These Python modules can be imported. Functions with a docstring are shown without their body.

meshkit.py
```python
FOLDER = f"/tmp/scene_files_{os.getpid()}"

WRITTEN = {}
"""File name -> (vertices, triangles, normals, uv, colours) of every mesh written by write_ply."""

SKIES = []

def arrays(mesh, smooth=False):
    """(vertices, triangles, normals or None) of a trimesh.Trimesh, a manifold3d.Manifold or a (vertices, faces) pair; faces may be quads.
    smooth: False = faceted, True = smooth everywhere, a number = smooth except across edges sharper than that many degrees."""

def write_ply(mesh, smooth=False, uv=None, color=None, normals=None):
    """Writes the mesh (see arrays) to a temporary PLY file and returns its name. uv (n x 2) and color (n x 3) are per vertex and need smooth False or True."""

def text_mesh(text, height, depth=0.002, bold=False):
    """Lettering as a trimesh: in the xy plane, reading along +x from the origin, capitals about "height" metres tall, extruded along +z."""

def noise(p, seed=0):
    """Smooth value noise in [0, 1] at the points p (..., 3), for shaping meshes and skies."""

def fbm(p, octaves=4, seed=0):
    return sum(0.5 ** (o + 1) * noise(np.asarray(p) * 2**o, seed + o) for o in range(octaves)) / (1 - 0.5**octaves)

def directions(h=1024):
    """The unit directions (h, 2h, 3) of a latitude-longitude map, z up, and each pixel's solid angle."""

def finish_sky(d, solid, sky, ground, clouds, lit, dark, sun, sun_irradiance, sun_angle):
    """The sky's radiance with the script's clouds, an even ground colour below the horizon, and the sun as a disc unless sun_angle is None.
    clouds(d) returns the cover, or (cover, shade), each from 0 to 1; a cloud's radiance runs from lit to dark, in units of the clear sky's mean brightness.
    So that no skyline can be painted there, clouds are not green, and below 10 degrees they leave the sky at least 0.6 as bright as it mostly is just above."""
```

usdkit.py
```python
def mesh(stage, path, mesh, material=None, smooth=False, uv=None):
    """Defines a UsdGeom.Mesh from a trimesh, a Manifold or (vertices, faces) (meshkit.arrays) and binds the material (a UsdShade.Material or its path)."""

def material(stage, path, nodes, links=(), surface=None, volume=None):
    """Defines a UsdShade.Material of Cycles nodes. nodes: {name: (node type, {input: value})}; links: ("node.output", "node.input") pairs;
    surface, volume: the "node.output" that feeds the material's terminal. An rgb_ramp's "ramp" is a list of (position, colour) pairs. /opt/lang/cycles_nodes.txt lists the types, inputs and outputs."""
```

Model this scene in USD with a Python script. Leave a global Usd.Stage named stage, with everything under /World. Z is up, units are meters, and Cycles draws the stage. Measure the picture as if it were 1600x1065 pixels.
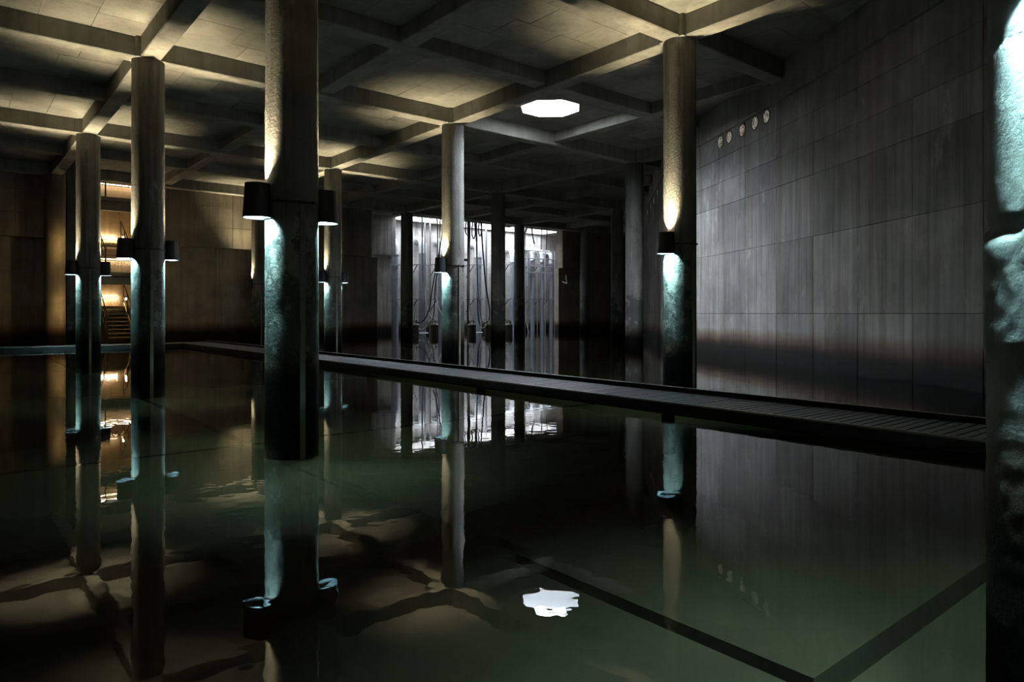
import math, random
import numpy as np
import trimesh
import manifold3d as m3
import usdkit, meshkit
from pxr import Usd, UsdGeom, UsdLux, UsdShade, Gf, Sdf
from shapely.geometry import Polygon, LineString, box as sbox

stage = Usd.Stage.CreateInMemory()
UsdGeom.SetStageUpAxis(stage, UsdGeom.Tokens.z)
UsdGeom.SetStageMetersPerUnit(stage, 1.0)
UsdGeom.Xform.Define(stage, '/World')
UsdGeom.Scope.Define(stage, '/World/Looks')
rng = random.Random(7)
nrg = np.random.default_rng(11)

# ------------------------------------------------------------------ camera, light levels
EYE = 1.177
FPX = 1078.0
cam = UsdGeom.Camera.Define(stage, '/World/camera')
cam.CreateHorizontalApertureAttr(36.0)
cam.CreateVerticalApertureAttr(36.0 * 1065 / 1600)
cam.CreateFocalLengthAttr(FPX / 1600 * 36.0)
cam.CreateVerticalApertureOffsetAttr(-42.5 * 36.0 / 1600)
cam.CreateClippingRangeAttr(Gf.Vec2f(0.05, 300))
cam.CreateExposureAttr(0.0)
cam.AddTranslateOp().Set(Gf.Vec3d(0, 0, EYE))
cam.AddRotateXOp().Set(90.0)
UP_LIGHT = 17000.0        # radiance of a lamp's warm upper panel
DOWN_LIGHT = 7500.0       # radiance of a lamp's cool lower panel
SKY_OCT = 240.0           # daylight behind the octagonal skylight
SKY_BAY = 18.0            # daylight behind the skylight of the pump bay
STRIP = 60.0             # warm strips on the stairs
STEP = 260.0             # small warm lamps on the stairs

# ------------------------------------------------------------------ helpers
C0 = np.array([-7.89, 14.9627])
TH = 0.8816
E1 = np.array([math.sin(TH), math.cos(TH)])
E2 = np.array([-math.cos(TH), math.sin(TH)])


def W(u, v, z=0.0):
    p = C0 + u * E1 + v * E2
    return np.array([p[0], p[1], z])


def UV(x, y):
    d = np.array([x, y]) - C0
    return d @ E1, d @ E2


def warp(mesh):
    """grid coordinates (u, v, z) -> world"""
    m = mesh.copy()
    V = np.array(m.vertices)
    P = C0[None] + V[:, :1] * E1[None] + V[:, 1:2] * E2[None]
    m.vertices = np.column_stack([P, V[:, 2]])
    return m


used = {}


def numbered(parent, name):
    k = used.get((parent, name), 0)
    used[(parent, name)] = k + 1
    return name if k == 0 else f'{name}_{k:03d}'


def setd(prim, label=None, cat=None, group=None, kind=None):
    for k, v in (('label', label), ('category', cat), ('group', group), ('kind', kind)):
        if v:
            prim.SetCustomDataByKey(k, v)


class T:
    """a thing: an Xform at its base, its parts given in world coordinates"""
    def __init__(s, name, loc, label=None, cat=None, group=None, kind=None):
        s.path = '/World/' + numbered('/World', name)
        s.loc = np.array(loc, float)
        x = UsdGeom.Xform.Define(stage, s.path)
        x.AddTranslateOp().Set(Gf.Vec3d(*map(float, s.loc)))
        s.prim = x.GetPrim()
        setd(s.prim, label, cat, group, kind)

    def part(s, name, mesh, mat, smooth=False, label=None, kind=None, parent=None):
        base = parent or s.path
        p = base + '/' + numbered(base, name)
        v, f, n = None, None, None
        m = mesh.copy()
        m.vertices = np.array(m.vertices) - s.loc
        g = usdkit.mesh(stage, p, m, mat, smooth=smooth)
        setd(g.GetPrim(), label=label, kind=kind)
        return p


def solo(name, mesh, mat, label=None, cat=None, group=None, kind=None, smooth=False):
    p = '/World/' + numbered('/World', name)
    g = usdkit.mesh(stage, p, mesh, mat, smooth=smooth)
    setd(g.GetPrim(), label, cat, group, kind)
    return p


cat_ = trimesh.util.concatenate


def tri(man):
    m = man.to_mesh()
    return trimesh.Trimesh(m.vert_properties[:, :3], m.tri_verts, process=False)


def box(x0, x1, y0, y1, z0, z1):
    m = trimesh.creation.box([x1 - x0, y1 - y0, z1 - z0])
    m.apply_translation([(x0 + x1) / 2, (y0 + y1) / 2, (z0 + z1) / 2])
    return m


def gbox(u0, u1, v0, v1, z0, z1):
    return warp(box(u0, u1, v0, v1, z0, z1))


def mbox(x0, x1, y0, y1, z0, z1):
    return m3.Manifold.cube([x1 - x0, y1 - y0, z1 - z0]).translate([x0, y0, z0])


def bevelbox(x0, x1, y0, y1, z0, z1, b):
    pts = []
    for dx, dy, dz in ((0, b, b), (b, 0, b), (b, b, 0)):
        for a in (x0 + dx, x1 - dx):
            for c in (y0 + dy, y1 - dy):
                for e in (z0 + dz, z1 - dz):
                    pts.append([a, c, e])
    return tri(m3.Manifold.hull_points(np.array(pts)))


def extrude(poly, z0, z1):
    """shapely polygon -> solid"""
    rings = [np.array(poly.exterior.coords)[:-1]] + [np.array(r.coords)[:-1] for r in poly.interiors]
    cs = m3.CrossSection(rings, m3.FillRule.EvenOdd)
    return tri(m3.Manifold.extrude(cs, z1 - z0).translate([0, 0, z0]))


def lathe(prof, n=32, loc=(0, 0, 0)):
    """profile of (r, z) pairs, closed shell revolved around z"""
    a = np.linspace(0, 2 * np.pi, n, endpoint=False)
    V, F = [], []
    for r, z in prof:
        V += [[r * math.cos(t), r * math.sin(t), z] for t in a]
    k = len(prof)
    for i in range(k - 1):
        for j in range(n):
            p, q = i * n + j, i * n + (j + 1) % n
            F += [[p, q, q + n], [p, q + n, p + n]]
    m = trimesh.Trimesh(np.array(V), np.array(F), process=False)
    m.apply_translation(loc)
    return m


def tube(pts, r, n=8):
    P = np.array(pts, float)
    k = len(P)
    tg = np.gradient(P, axis=0)
    tg /= np.linalg.norm(tg, axis=1, keepdims=True) + 1e-12
    up = np.array([0, 0, 1.0]) if abs(tg[0][2]) < 0.9 else np.array([1.0, 0, 0])
    V, F = [], []
    nx = np.cross(tg[0], up)
    nx /= np.linalg.norm(nx)
    rr = np.broadcast_to(np.asarray(r, float), (k,))
    for i in range(k):
        nx = nx - tg[i] * (nx @ tg[i])
        nx /= np.linalg.norm(nx)
        ny = np.cross(tg[i], nx)
        for j in range(n):
            t = 2 * np.pi * j / n
            V.append(P[i] + rr[i] * (nx * math.cos(t) + ny * math.sin(t)))
    for i in range(k - 1):
        for j in range(n):
            p, q = i * n + j, i * n + (j + 1) % n
            F += [[p, q, q + n], [p, q + n, p + n]]
    V += [P[0], P[-1]]
    for j in range(n):
        F += [[k * n, (j + 1) % n, j], [k * n + 1, (k - 1) * n + j, (k - 1) * n + (j + 1) % n]]
    return trimesh.Trimesh(np.array(V), np.array(F), process=False)


def spline(ctrl, n=24):
    from scipy.interpolate import CubicSpline
    c = np.array(ctrl, float)
    s = np.r_[0, np.cumsum(np.linalg.norm(np.diff(c, axis=0), axis=1))]
    return CubicSpline(s, c)(np.linspace(0, s[-1], n))


def pix(x, y, Y):
    """the point at depth Y that the pixel looks at"""
    return np.array([(x - 800) / FPX * Y, Y, EYE + (490 - y) / FPX * Y])


# ------------------------------------------------------------------ materials
def mat(name, nodes, links, surface='p.BSDF', volume=None):
    return usdkit.material(stage, '/World/Looks/' + name, nodes, links, surface=surface, volume=volume)


def plain(name, col, rough=0.5, metallic=0.0, var=0.15, bump=0.0, scale=30.0, spec=0.5):
    dark = tuple(c * (1 - var) for c in col)
    light = tuple(min(1, c * (1 + var)) for c in col)
    nodes = {'g': ('geometry', {}), 'n': ('noise_texture', {'scale': scale, 'detail': 4.0}),
             'r': ('rgb_ramp', {'ramp': [(0.3, dark), (0.7, light)]}),
             'p': ('principled_bsdf', {'roughness': rough, 'metallic': metallic, 'specular_ior_level': spec})}
    links = [('g.position', 'n.vector'), ('n.fac', 'r.fac'), ('r.color', 'p.base_color')]
    if bump:
        nodes['b'] = ('bump', {'distance': bump, 'strength': 1.0})
        links += [('n.fac', 'b.height'), ('b.normal', 'p.normal')]
    return mat(name, nodes, links)


def emit(name, col, strength):
    return mat(name, {'e': ('emission', {'color': col, 'strength': strength})}, [], surface='e.emission')


def concrete(name, base, tide=True, streak=0.5, rust=0.25, tone=0.12, bump=0.004, bscale=18.0, algae=0.0, pale=0.3, drip=0.0, mottle=0.35, spec=0.3):
    """concrete: cloudy tone, vertical drip streaks, pale leached patches, the stain of the water line"""
    b = np.array(base)
    nodes = {
        'g': ('geometry', {}),
        'oi': ('object_info', {}),
        'n1': ('noise_texture', {'scale': 0.9, 'detail': 6.0, 'roughness': 0.62}),
        'r1': ('rgb_ramp', {'ramp': [(0.28, tuple(b * (1 - mottle))), (0.5, tuple(b)), (0.74, tuple(b * (1 + mottle)))]}),
        'n2': ('noise_texture', {'scale': bscale, 'detail': 6.0, 'roughness': 0.65}),
        'ms': ('mapping', {'scale': (5.5, 5.5, 0.22)}),
        'n3': ('noise_texture', {'scale': 1.0, 'detail': 5.0, 'roughness': 0.6}),
        'r3': ('rgb_ramp', {'ramp': [(0.36, (1 - streak,) * 3), (0.5, (1, 1, 1)), (0.7, (1 + streak * 0.35,) * 3)]}),
        'x1': ('mix', {'mix_type': 'multiply', 'fac': 1.0}),
        'mr': ('mapping', {'scale': (2.1, 2.1, 0.1), 'location': (3.3, 8.1, 0.7)}),
        'n4': ('noise_texture', {'scale': 1.0, 'detail': 4.0}),
        'r4': ('rgb_ramp', {'ramp': [(0.56, (0, 0, 0)), (0.72, (rust,) * 3)]}),
        'x2': ('mix', {'mix_type': 'mix', 'color2': (0.15, 0.10, 0.06)}),
        'mp': ('mapping', {'scale': (1.6, 1.6, 0.7), 'location': (9.3, 1.1, 4.7)}),
        'n5': ('noise_texture', {'scale': 1.0, 'detail': 7.0, 'roughness': 0.7}),
        'r5': ('rgb_ramp', {'ramp': [(0.58, (0, 0, 0)), (0.68, (pale,) * 3)]}),
        'x3': ('mix', {'mix_type': 'mix', 'color2': tuple(np.minimum(b * 1.9 + 0.05, 0.75))}),
        'tm': ('map_range', {'from_min': 0.0, 'from_max': 1.0, 'to_min': 1 - tone, 'to_max': 1 + tone}),
        'tc': ('combine_color', {}),
        'x4': ('mix', {'mix_type': 'multiply', 'fac': 1.0}),
        'bp': ('bump', {'distance': bump, 'strength': 1.0}),
        'p': ('principled_bsdf', {'roughness': 0.78, 'specular_ior_level': spec}),
    }
    links = [('g.position', 'n1.vector'), ('n1.fac', 'r1.fac'), ('g.position', 'n2.vector'),
             ('g.position', 'ms.vector'), ('ms.vector', 'n3.vector'), ('n3.fac', 'r3.fac'),
             ('r1.color', 'x1.color1'), ('r3.color', 'x1.color2'),
             ('g.position', 'mr.vector'), ('mr.vector', 'n4.vector'), ('n4.fac', 'r4.fac'), ('r4.color', 'x2.fac'), ('x1.color', 'x2.color1'),
             ('g.position', 'mp.vector'), ('mp.vector', 'n5.vector'), ('n5.fac', 'r5.fac'), ('r5.color', 'x3.fac'), ('x2.color', 'x3.color1'),
             ('oi.random', 'tm.value'), ('tm.result', 'tc.r'), ('tm.result', 'tc.g'), ('tm.result', 'tc.b'),
             ('x3.color', 'x4.color1'), ('tc.color', 'x4.color2'),
             ('n2.fac', 'bp.height'), ('bp.normal', 'p.normal')]
    last = 'x4.color'
    need_z = tide or algae or drip
    if need_z:
        nodes['sx'] = ('separate_xyz', {})
        links.append(('g.position', 'sx.vector'))
    if drip:
        nodes.update({
            'md': ('mapping', {'scale': (9.0, 9.0, 0.3), 'location': (1.7, 2.9, 5.1)}),
            'nd': ('noise_texture', {'scale': 1.0, 'detail': 4.0, 'roughness': 0.6}),
            'rd': ('rgb_ramp', {'ramp': [(0.34, (1 - drip, 1 - drip * 1.08, 1 - drip * 1.16)), (0.5, (1, 1, 1)), (0.68, (1 + drip * 0.5,) * 3)]}),
            'nz': ('noise_texture', {'scale': 0.8, 'detail': 3.0}),
            'mz': ('math', {'math_type': 'multiply_add', 'value2': 1.6}),
            'zd': ('map_range', {'from_min': 5.3, 'from_max': 4.6, 'to_min': 0.0, 'to_max': 1.0, 'clamp': True}),
            'x7': ('mix', {'mix_type': 'multiply'})})
        links += [('g.position', 'md.vector'), ('md.vector', 'nd.vector'), ('nd.fac', 'rd.fac'), ('g.position', 'nz.vector'), ('nz.fac', 'mz.value1'),
                  ('sx.z', 'mz.value3'), ('mz.value', 'zd.value'), ('zd.result', 'x7.fac'), (last, 'x7.color1'), ('rd.color', 'x7.color2')]
        last = 'x7.color'
    if algae:
        nodes.update({
            'na': ('noise_texture', {'scale': 2.6, 'detail': 8.0, 'roughness': 0.72}),
            'za': ('map_range', {'from_min': 3.0, 'from_max': 1.2, 'to_min': -0.16, 'to_max': 0.08, 'clamp': True}),
            'aa': ('math', {'math_type': 'add'}),
            'ra': ('rgb_ramp', {'ramp': [(0.47, (0, 0, 0)), (0.56, (algae,) * 3)]}),
            'x5': ('mix', {'mix_type': 'mix', 'color2': (0.035, 0.045, 0.04)})})
        links += [('g.position', 'na.vector'), ('sx.z', 'za.value'), ('na.fac', 'aa.value1'), ('za.result', 'aa.value2'),
                  ('aa.value', 'ra.fac'), ('ra.color', 'x5.fac'), (last, 'x5.color1')]
        last = 'x5.color'
    if tide:
        nodes.update({
            'nt': ('noise_texture', {'scale': 1.3, 'detail': 5.0}),
            'mt': ('math', {'math_type': 'multiply', 'value2': 0.2}),
            'at': ('math', {'math_type': 'subtract'}),
            'rt': ('rgb_ramp', {'ramp': [(0.0, (0.014, 0.012, 0.010)), (0.20, (0.03, 0.024, 0.019)), (0.32, (0.17, 0.12, 0.09)), (0.50, (0.55, 0.44, 0.36)), (0.70, (1, 1, 1))]}),
            'x6': ('mix', {'mix_type': 'multiply', 'fac': 1.0})})
        links += [('g.position', 'nt.vector'), ('nt.fac', 'mt.value1'), ('sx.z', 'at.value1'), ('mt.value', 'at.value2'),
                  ('at.value', 'rt.fac'), (last, 'x6.color1'), ('rt.color', 'x6.color2')]
        last = 'x6.color'
    links.append((last, 'p.base_color'))
    return mat(name, nodes, links)


M_CEIL = concrete('ceiling_concrete', (0.29, 0.275, 0.235), tide=False, streak=0.12, rust=0.12, tone=0.16, bump=0.003, pale=0.18, mottle=0.3)
M_BEAM = concrete('beam_concrete', (0.29, 0.275, 0.235), tide=False, streak=0.18, rust=0.15, tone=0.05, bump=0.003, pale=0.2)
M_COL = concrete('column_concrete', (0.165, 0.16, 0.145), streak=0.42, rust=0.12, tone=0.06, bump=0.014, bscale=24.0, algae=0.8, pale=0.55, spec=0.04)
M_COLR = concrete('rough_column_concrete', (0.20, 0.20, 0.185), streak=0.2, rust=0.08, tone=0.0, bump=0.006, bscale=40.0, algae=0.0, pale=0.25, spec=0.05)
M_WALL = concrete('wall_concrete', (0.30, 0.29, 0.275), streak=0.2, rust=0.6, tone=0.19, bump=0.004, pale=0.5, drip=0.30)
M_WALLB = concrete('back_wall_concrete', (0.27, 0.232, 0.175), streak=0.22, rust=0.35, tone=0.08, bump=0.004, pale=0.2)
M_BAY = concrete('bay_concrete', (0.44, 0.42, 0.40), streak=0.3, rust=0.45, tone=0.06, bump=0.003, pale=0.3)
M_STAIRWALL = concrete('stair_concrete', (0.36, 0.30, 0.22), tide=False, streak=0.2, rust=0.2, tone=0.05, bump=0.002, pale=0.1)
M_FLOOR = plain('floor_silt', (0.036, 0.0262, 0.0165), 0.9, var=0.3, scale=1.1)
M_CHANNEL = plain('channel_silt', (0.03, 0.032, 0.025), 0.9, scale=2.0)
M_SHADE = plain('lamp_paint', (0.022, 0.025, 0.03), 0.35, metallic=0.0, var=0.1)
M_STRAP = plain('strap_steel', (0.05, 0.05, 0.05), 0.4, metallic=0.8)
M_CONDUIT = plain('conduit_grey', (0.17, 0.155, 0.13), 0.7, var=0.2, scale=6, spec=0.1)
M_DECK = plain('deck_plank', (0.09, 0.10, 0.122), 0.38, var=0.3, scale=9.0)
M_RAIL = plain('walkway_frame', (0.012, 0.012, 0.012), 0.7, spec=0.05)
M_TRIM = plain('edge_angle', (0.17, 0.155, 0.14), 0.4, metallic=0.3)
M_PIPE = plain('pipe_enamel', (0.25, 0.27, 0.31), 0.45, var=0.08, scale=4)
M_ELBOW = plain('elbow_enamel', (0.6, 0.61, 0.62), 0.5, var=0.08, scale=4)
M_GALV = plain('galvanised', (0.27, 0.28, 0.30), 0.5, metallic=0.3, var=0.15, scale=12)
M_PUMP = plain('pump_barrel', (0.13, 0.12, 0.10), 0.6, var=0.25, scale=10)
M_PUMPCAP = plain('pump_cap', (0.55, 0.58, 0.48), 0.6, var=0.2, scale=20)
M_ROPE = plain('rope_fibre', (0.8, 0.8, 0.76), 0.85, scale=60)
M_CABLE = plain('cable_rubber', (0.03, 0.035, 0.05), 0.6)
M_STEEL = plain('stair_steel', (0.05, 0.045, 0.04), 0.5, metallic=0.3)
M_TREAD = plain('stair_tread', (0.42, 0.34, 0.24), 0.7, var=0.3, scale=8)
M_LANDING = plain('landing_paint', (0.13, 0.14, 0.125), 0.6, var=0.12, scale=3)
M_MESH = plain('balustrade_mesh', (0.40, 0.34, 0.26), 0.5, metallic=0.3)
M_WHITE = plain('white_board', (0.6, 0.58, 0.54), 0.7)
M_WHITEWASH = plain('whitewashed_shaft', (0.74, 0.75, 0.76), 0.8, var=0.05)
M_UP = emit('warm_led', (1.0, 0.86, 0.56), UP_LIGHT)
M_DOWN = emit('cool_led', (0.50, 0.93, 0.97), DOWN_LIGHT)
M_STRIP = emit('warm_strip', (1.0, 0.72, 0.42), STRIP)
M_STEPL = emit('step_lamp', (1.0, 0.66, 0.26), STEP)
M_DOORLIGHT = emit('door_daylight', (0.85, 0.92, 1.0), 0.35)


def sky_mat(name, strength, dark):
    return mat(name, {'g': ('geometry', {}), 'n': ('noise_texture', {'scale': 2.2, 'detail': 5.0}),
                      'r': ('rgb_ramp', {'ramp': [(0.35, dark), (0.6, (0.86, 0.93, 1.0))]}),
                      'e': ('emission', {'strength': strength})},
               [('g.position', 'n.vector'), ('n.fac', 'r.fac'), ('r.color', 'e.color')], surface='e.emission')


M_SKY1 = sky_mat('daylight_octagon', SKY_OCT, (0.62, 0.74, 0.88))
M_SKY2 = sky_mat('daylight_bay', SKY_BAY, (0.72, 0.8, 0.92))
M_VENT = mat('vent_daylight', {'g': ('geometry', {}), 'n': ('voronoi_texture', {'scale': 16.0}),
                               'r': ('rgb_ramp', {'ramp': [(0.15, (0.9, 0.84, 0.7)), (0.75, (0.2, 0.19, 0.16))]}),
                               'e': ('emission', {'strength': 0.34})},
             [('g.position', 'n.vector'), ('n.distance', 'r.fac'), ('r.color', 'e.color')], surface='e.emission')
M_WATER = mat('still_water', {
    'g': ('geometry', {}),
    'mp': ('mapping', {'scale': (1.0, 1.0, 1.0)}),
    'n': ('noise_texture', {'scale': 1.3, 'detail': 1.0, 'roughness': 0.4}),
    'n2': ('noise_texture', {'scale': 9.0, 'detail': 1.0, 'roughness': 0.4}),
    'ml': ('math', {'math_type': 'multiply_add', 'value2': 0.95}),
    'b': ('bump', {'distance': 0.0005, 'strength': 1.0}),
    'f': ('fresnel', {'IOR': 1.33}),
    't': ('transparent_bsdf', {'color': (0.95, 0.95, 0.92)}),
    'gl': ('glossy_bsdf', {'color': (1, 1, 1), 'roughness': 0.0}),
    'av': ('absorption_volume', {'color': (0.42, 0.44, 0.25), 'density': 0.64}),
    'm': ('mix_closure', {})},
    [('g.position', 'mp.vector'), ('mp.vector', 'n.vector'), ('mp.vector', 'n2.vector'), ('n2.fac', 'ml.value1'), ('n.fac', 'ml.value3'), ('ml.value', 'b.height'), ('b.normal', 'gl.normal'),
     ('f.fac', 'm.fac'), ('t.BSDF', 'm.closure1'), ('gl.BSDF', 'm.closure2')], surface='m.closure', volume='av.volume')

# ------------------------------------------------------------------ room plan
H_BEAM, H_SEC, H_SLAB = 6.63, 6.73, 7.05
LINTEL = 4.25
BACK = 16.96


def wall_x(y):
    return -3.307e-3 * y * y - 2.985e-2 * y + 7.681 if y > 4 else 7.5088


near_pts = [np.array([7.52, -3.6]), np.array([7.5, 1.0])] + [np.array([wall_x(y), y]) for y in np.arange(4.5, 21.6, 1.55)] + [np.array([5.2, 22.5])]
far_pts = [np.array([5.2, 22.5]), np.array([8.45, 49.3])]
BAY_U0, BAY_U1, BAY_V = 14.4, 33.5, 22.0
w2 = lambda u, v: tuple(W(u, v)[:2])
hall = Polygon([w2(-9, -24)] + [tuple(p) for p in near_pts] + [tuple(far_pts[1]), w2(35, BACK + 0.3), w2(-9, BACK + 0.3)])
hall_uv = Polygon([UV(*p) for p in hall.exterior.coords[:-1]])


def panel_run(thing, pts, zs, length, mtl, name='panel', thick=0.10, gap=0.006, wob=0.004, skip=None, offs=0.0, inward=1):
    """cast panels along a plan line: pts run with the room on their left when inward is 1"""
    P = [np.array(p, float) for p in pts]
    s = np.r_[0, np.cumsum([np.linalg.norm(b - a) for a, b in zip(P, P[1:])])]
    xs = np.interp
    total = s[-1]
    cuts = [0.0] + list(np.arange(length - offs, total - 0.3 * length, length)) + [total]
    at = lambda q: np.array([xs(q, s, [p[0] for p in P]), xs(q, s, [p[1] for p in P])])
    for a, b in zip(cuts, cuts[1:]):
        pa, pb = at(a + gap / 2), at(b - gap / 2)
        d = (pb - pa) / np.linalg.norm(pb - pa)
        nrm = np.array([-d[1], d[0]]) * inward
        for z0, z1 in zip(zs, zs[1:]):
            if skip and skip((a + b) / 2, (z0 + z1) / 2):
                continue
            o = rng.uniform(-wob, wob)
            c = 0.006
            V = []
            for (q0, q1, k, e) in ((pa, pb, -thick, 0), (pa, pb, o - c, 0), (pa + d * c, pb - d * c, o, c)):
                for q, z in ((q0, z0 + gap / 2 + e), (q1, z0 + gap / 2 + e), (q1, z1 - gap / 2 - e), (q0, z1 - gap / 2 - e)):
                    r = q + nrm * k
                    V.append([r[0], r[1], z])
            F = [[8, 9, 10], [8, 10, 11]]
            for L in (0, 4):
                for j in range(4):
                    p, q = L + j, L + (j + 1) % 4
                    F += [[p, q, q + 4], [p, q + 4, p + 4]]
            F += [[0, 2, 1], [0, 3, 2]]
            m = trimesh.Trimesh(np.array(V), np.array(F), process=False)
            if inward < 0:
                m.invert()
            thing.part(name, m, mtl)


def slab_wall(pts, z0, z1, off, thick, side=1):
    """solid wall behind a plan line, offset off from it and thick deep, on the far side from the room"""
    ls = LineString([tuple(p) for p in pts])
    a = ls.parallel_offset(off, 'right' if side > 0 else 'left', join_style=2)
    b = ls.parallel_offset(off + thick, 'right' if side > 0 else 'left', join_style=2)
    ca, cb = np.array(a.coords), np.array(b.coords)
    if np.linalg.norm(ca[0] - cb[0]) > np.linalg.norm(ca[0] - cb[-1]):
        cb = cb[::-1]
    return extrude(Polygon(np.vstack([ca, cb[::-1]])).buffer(0), z0, z1)


# floor: cast slabs with dark channels between them
FZ = -0.62
fl = T('floor', (0, 0, FZ), 'silt covered concrete floor of the tank seen through the water', kind='structure')
fl.part('base', extrude(hall.buffer(2.0), FZ - 0.5, FZ - 0.22), M_CHANNEL, label='dark channels between the floor slabs')
big = hall_uv.buffer(0.3)
for i in range(-2, 5):
    for j in range(-4, 3):
        r = sbox(i * 8 - 0.18 + 0.065, j * 8 + 1.05 + 0.065, i * 8 + 8 - 0.18 - 0.065, j * 8 + 9.05 - 0.065).intersection(big)
        if r.is_empty or r.area < 0.5 or r.geom_type != 'Polygon':
            continue
        fl.part('floor_slab', warp(extrude(r, FZ - 0.3, FZ)), M_FLOOR)
fl.part('joint_infill', gbox(-0.26, -0.10, -12.6, -6.9, FZ - 0.3, FZ), M_FLOOR)
fl.part('bay_floor', gbox(BAY_U0 - 0.5, BAY_U1 + 0.5, BACK + 0.4, BAY_V + 0.5, FZ - 0.3, FZ), M_FLOOR)
fl.part('stair_floor', gbox(0.4, 4.4, BACK + 0.35, 23.2, FZ - 0.3, FZ), M_FLOOR)

# water: one still sheet over the whole tank
wp = hall.union(Polygon([w2(BAY_U0, BACK), w2(BAY_U1, BACK), w2(BAY_U1, BAY_V + 0.1), w2(BAY_U0, BAY_V + 0.1)])).union(
    Polygon([w2(0.6, BACK), w2(4.2, BACK), w2(4.2, 17.3), w2(0.6, 17.3)])).union(
    Polygon([w2(-9, BACK), w2(35, BACK), w2(35, BACK + 0.45), w2(-9, BACK + 0.45)]))
wp = wp.buffer(0.05, join_style=2)
rings = [np.array(wp.exterior.coords)[:-1]]
water = tri(m3.Manifold.extrude(m3.CrossSection(rings, m3.FillRule.EvenOdd), 0.80).translate([0, 0, -0.80]))
solo('water', water, M_WATER, 'still dark green water sheet mirroring the columns across the whole hall', 'water', kind='stuff')

# ------------------------------------------------------------------ ceiling
ceil = T('ceiling', (0, 0, H_SLAB), 'coffered raw concrete ceiling of crossing beams over the flooded hall', kind='structure')
SU, SV, SR = 10.0, -2.0, 0.815
octa = Polygon([(SU + SR / math.cos(math.pi / 8) * math.cos(math.pi / 8 + k * math.pi / 4), SV + SR / math.cos(math.pi / 8) * math.sin(math.pi / 8 + k * math.pi / 4)) for k in range(8)])
HOLE = sbox(23.0, 19.6, 31.0, 21.75).union(sbox(17.9, 19.6, 23.0, 21.4))
deckp = hall_uv.buffer(0.35).union(sbox(BAY_U0 - 0.3, BACK, BAY_U1 + 0.3, BAY_V + 0.3)).difference(sbox(0.75, 17.0, 4.1, 24))
octo = octa.buffer(0.06, join_style=2)
hb = HOLE.buffer(0.12, join_style=2)
deckp = deckp.difference(octo.buffer(0.001)).difference(hb.buffer(0.001))
if deckp.geom_type != 'Polygon':
    deckp = max(deckp.geoms, key=lambda g: g.area)
ceil.part('slab', warp(extrude(deckp, H_SLAB + 0.02, H_SLAB + 0.42)), M_CEIL)
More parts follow.
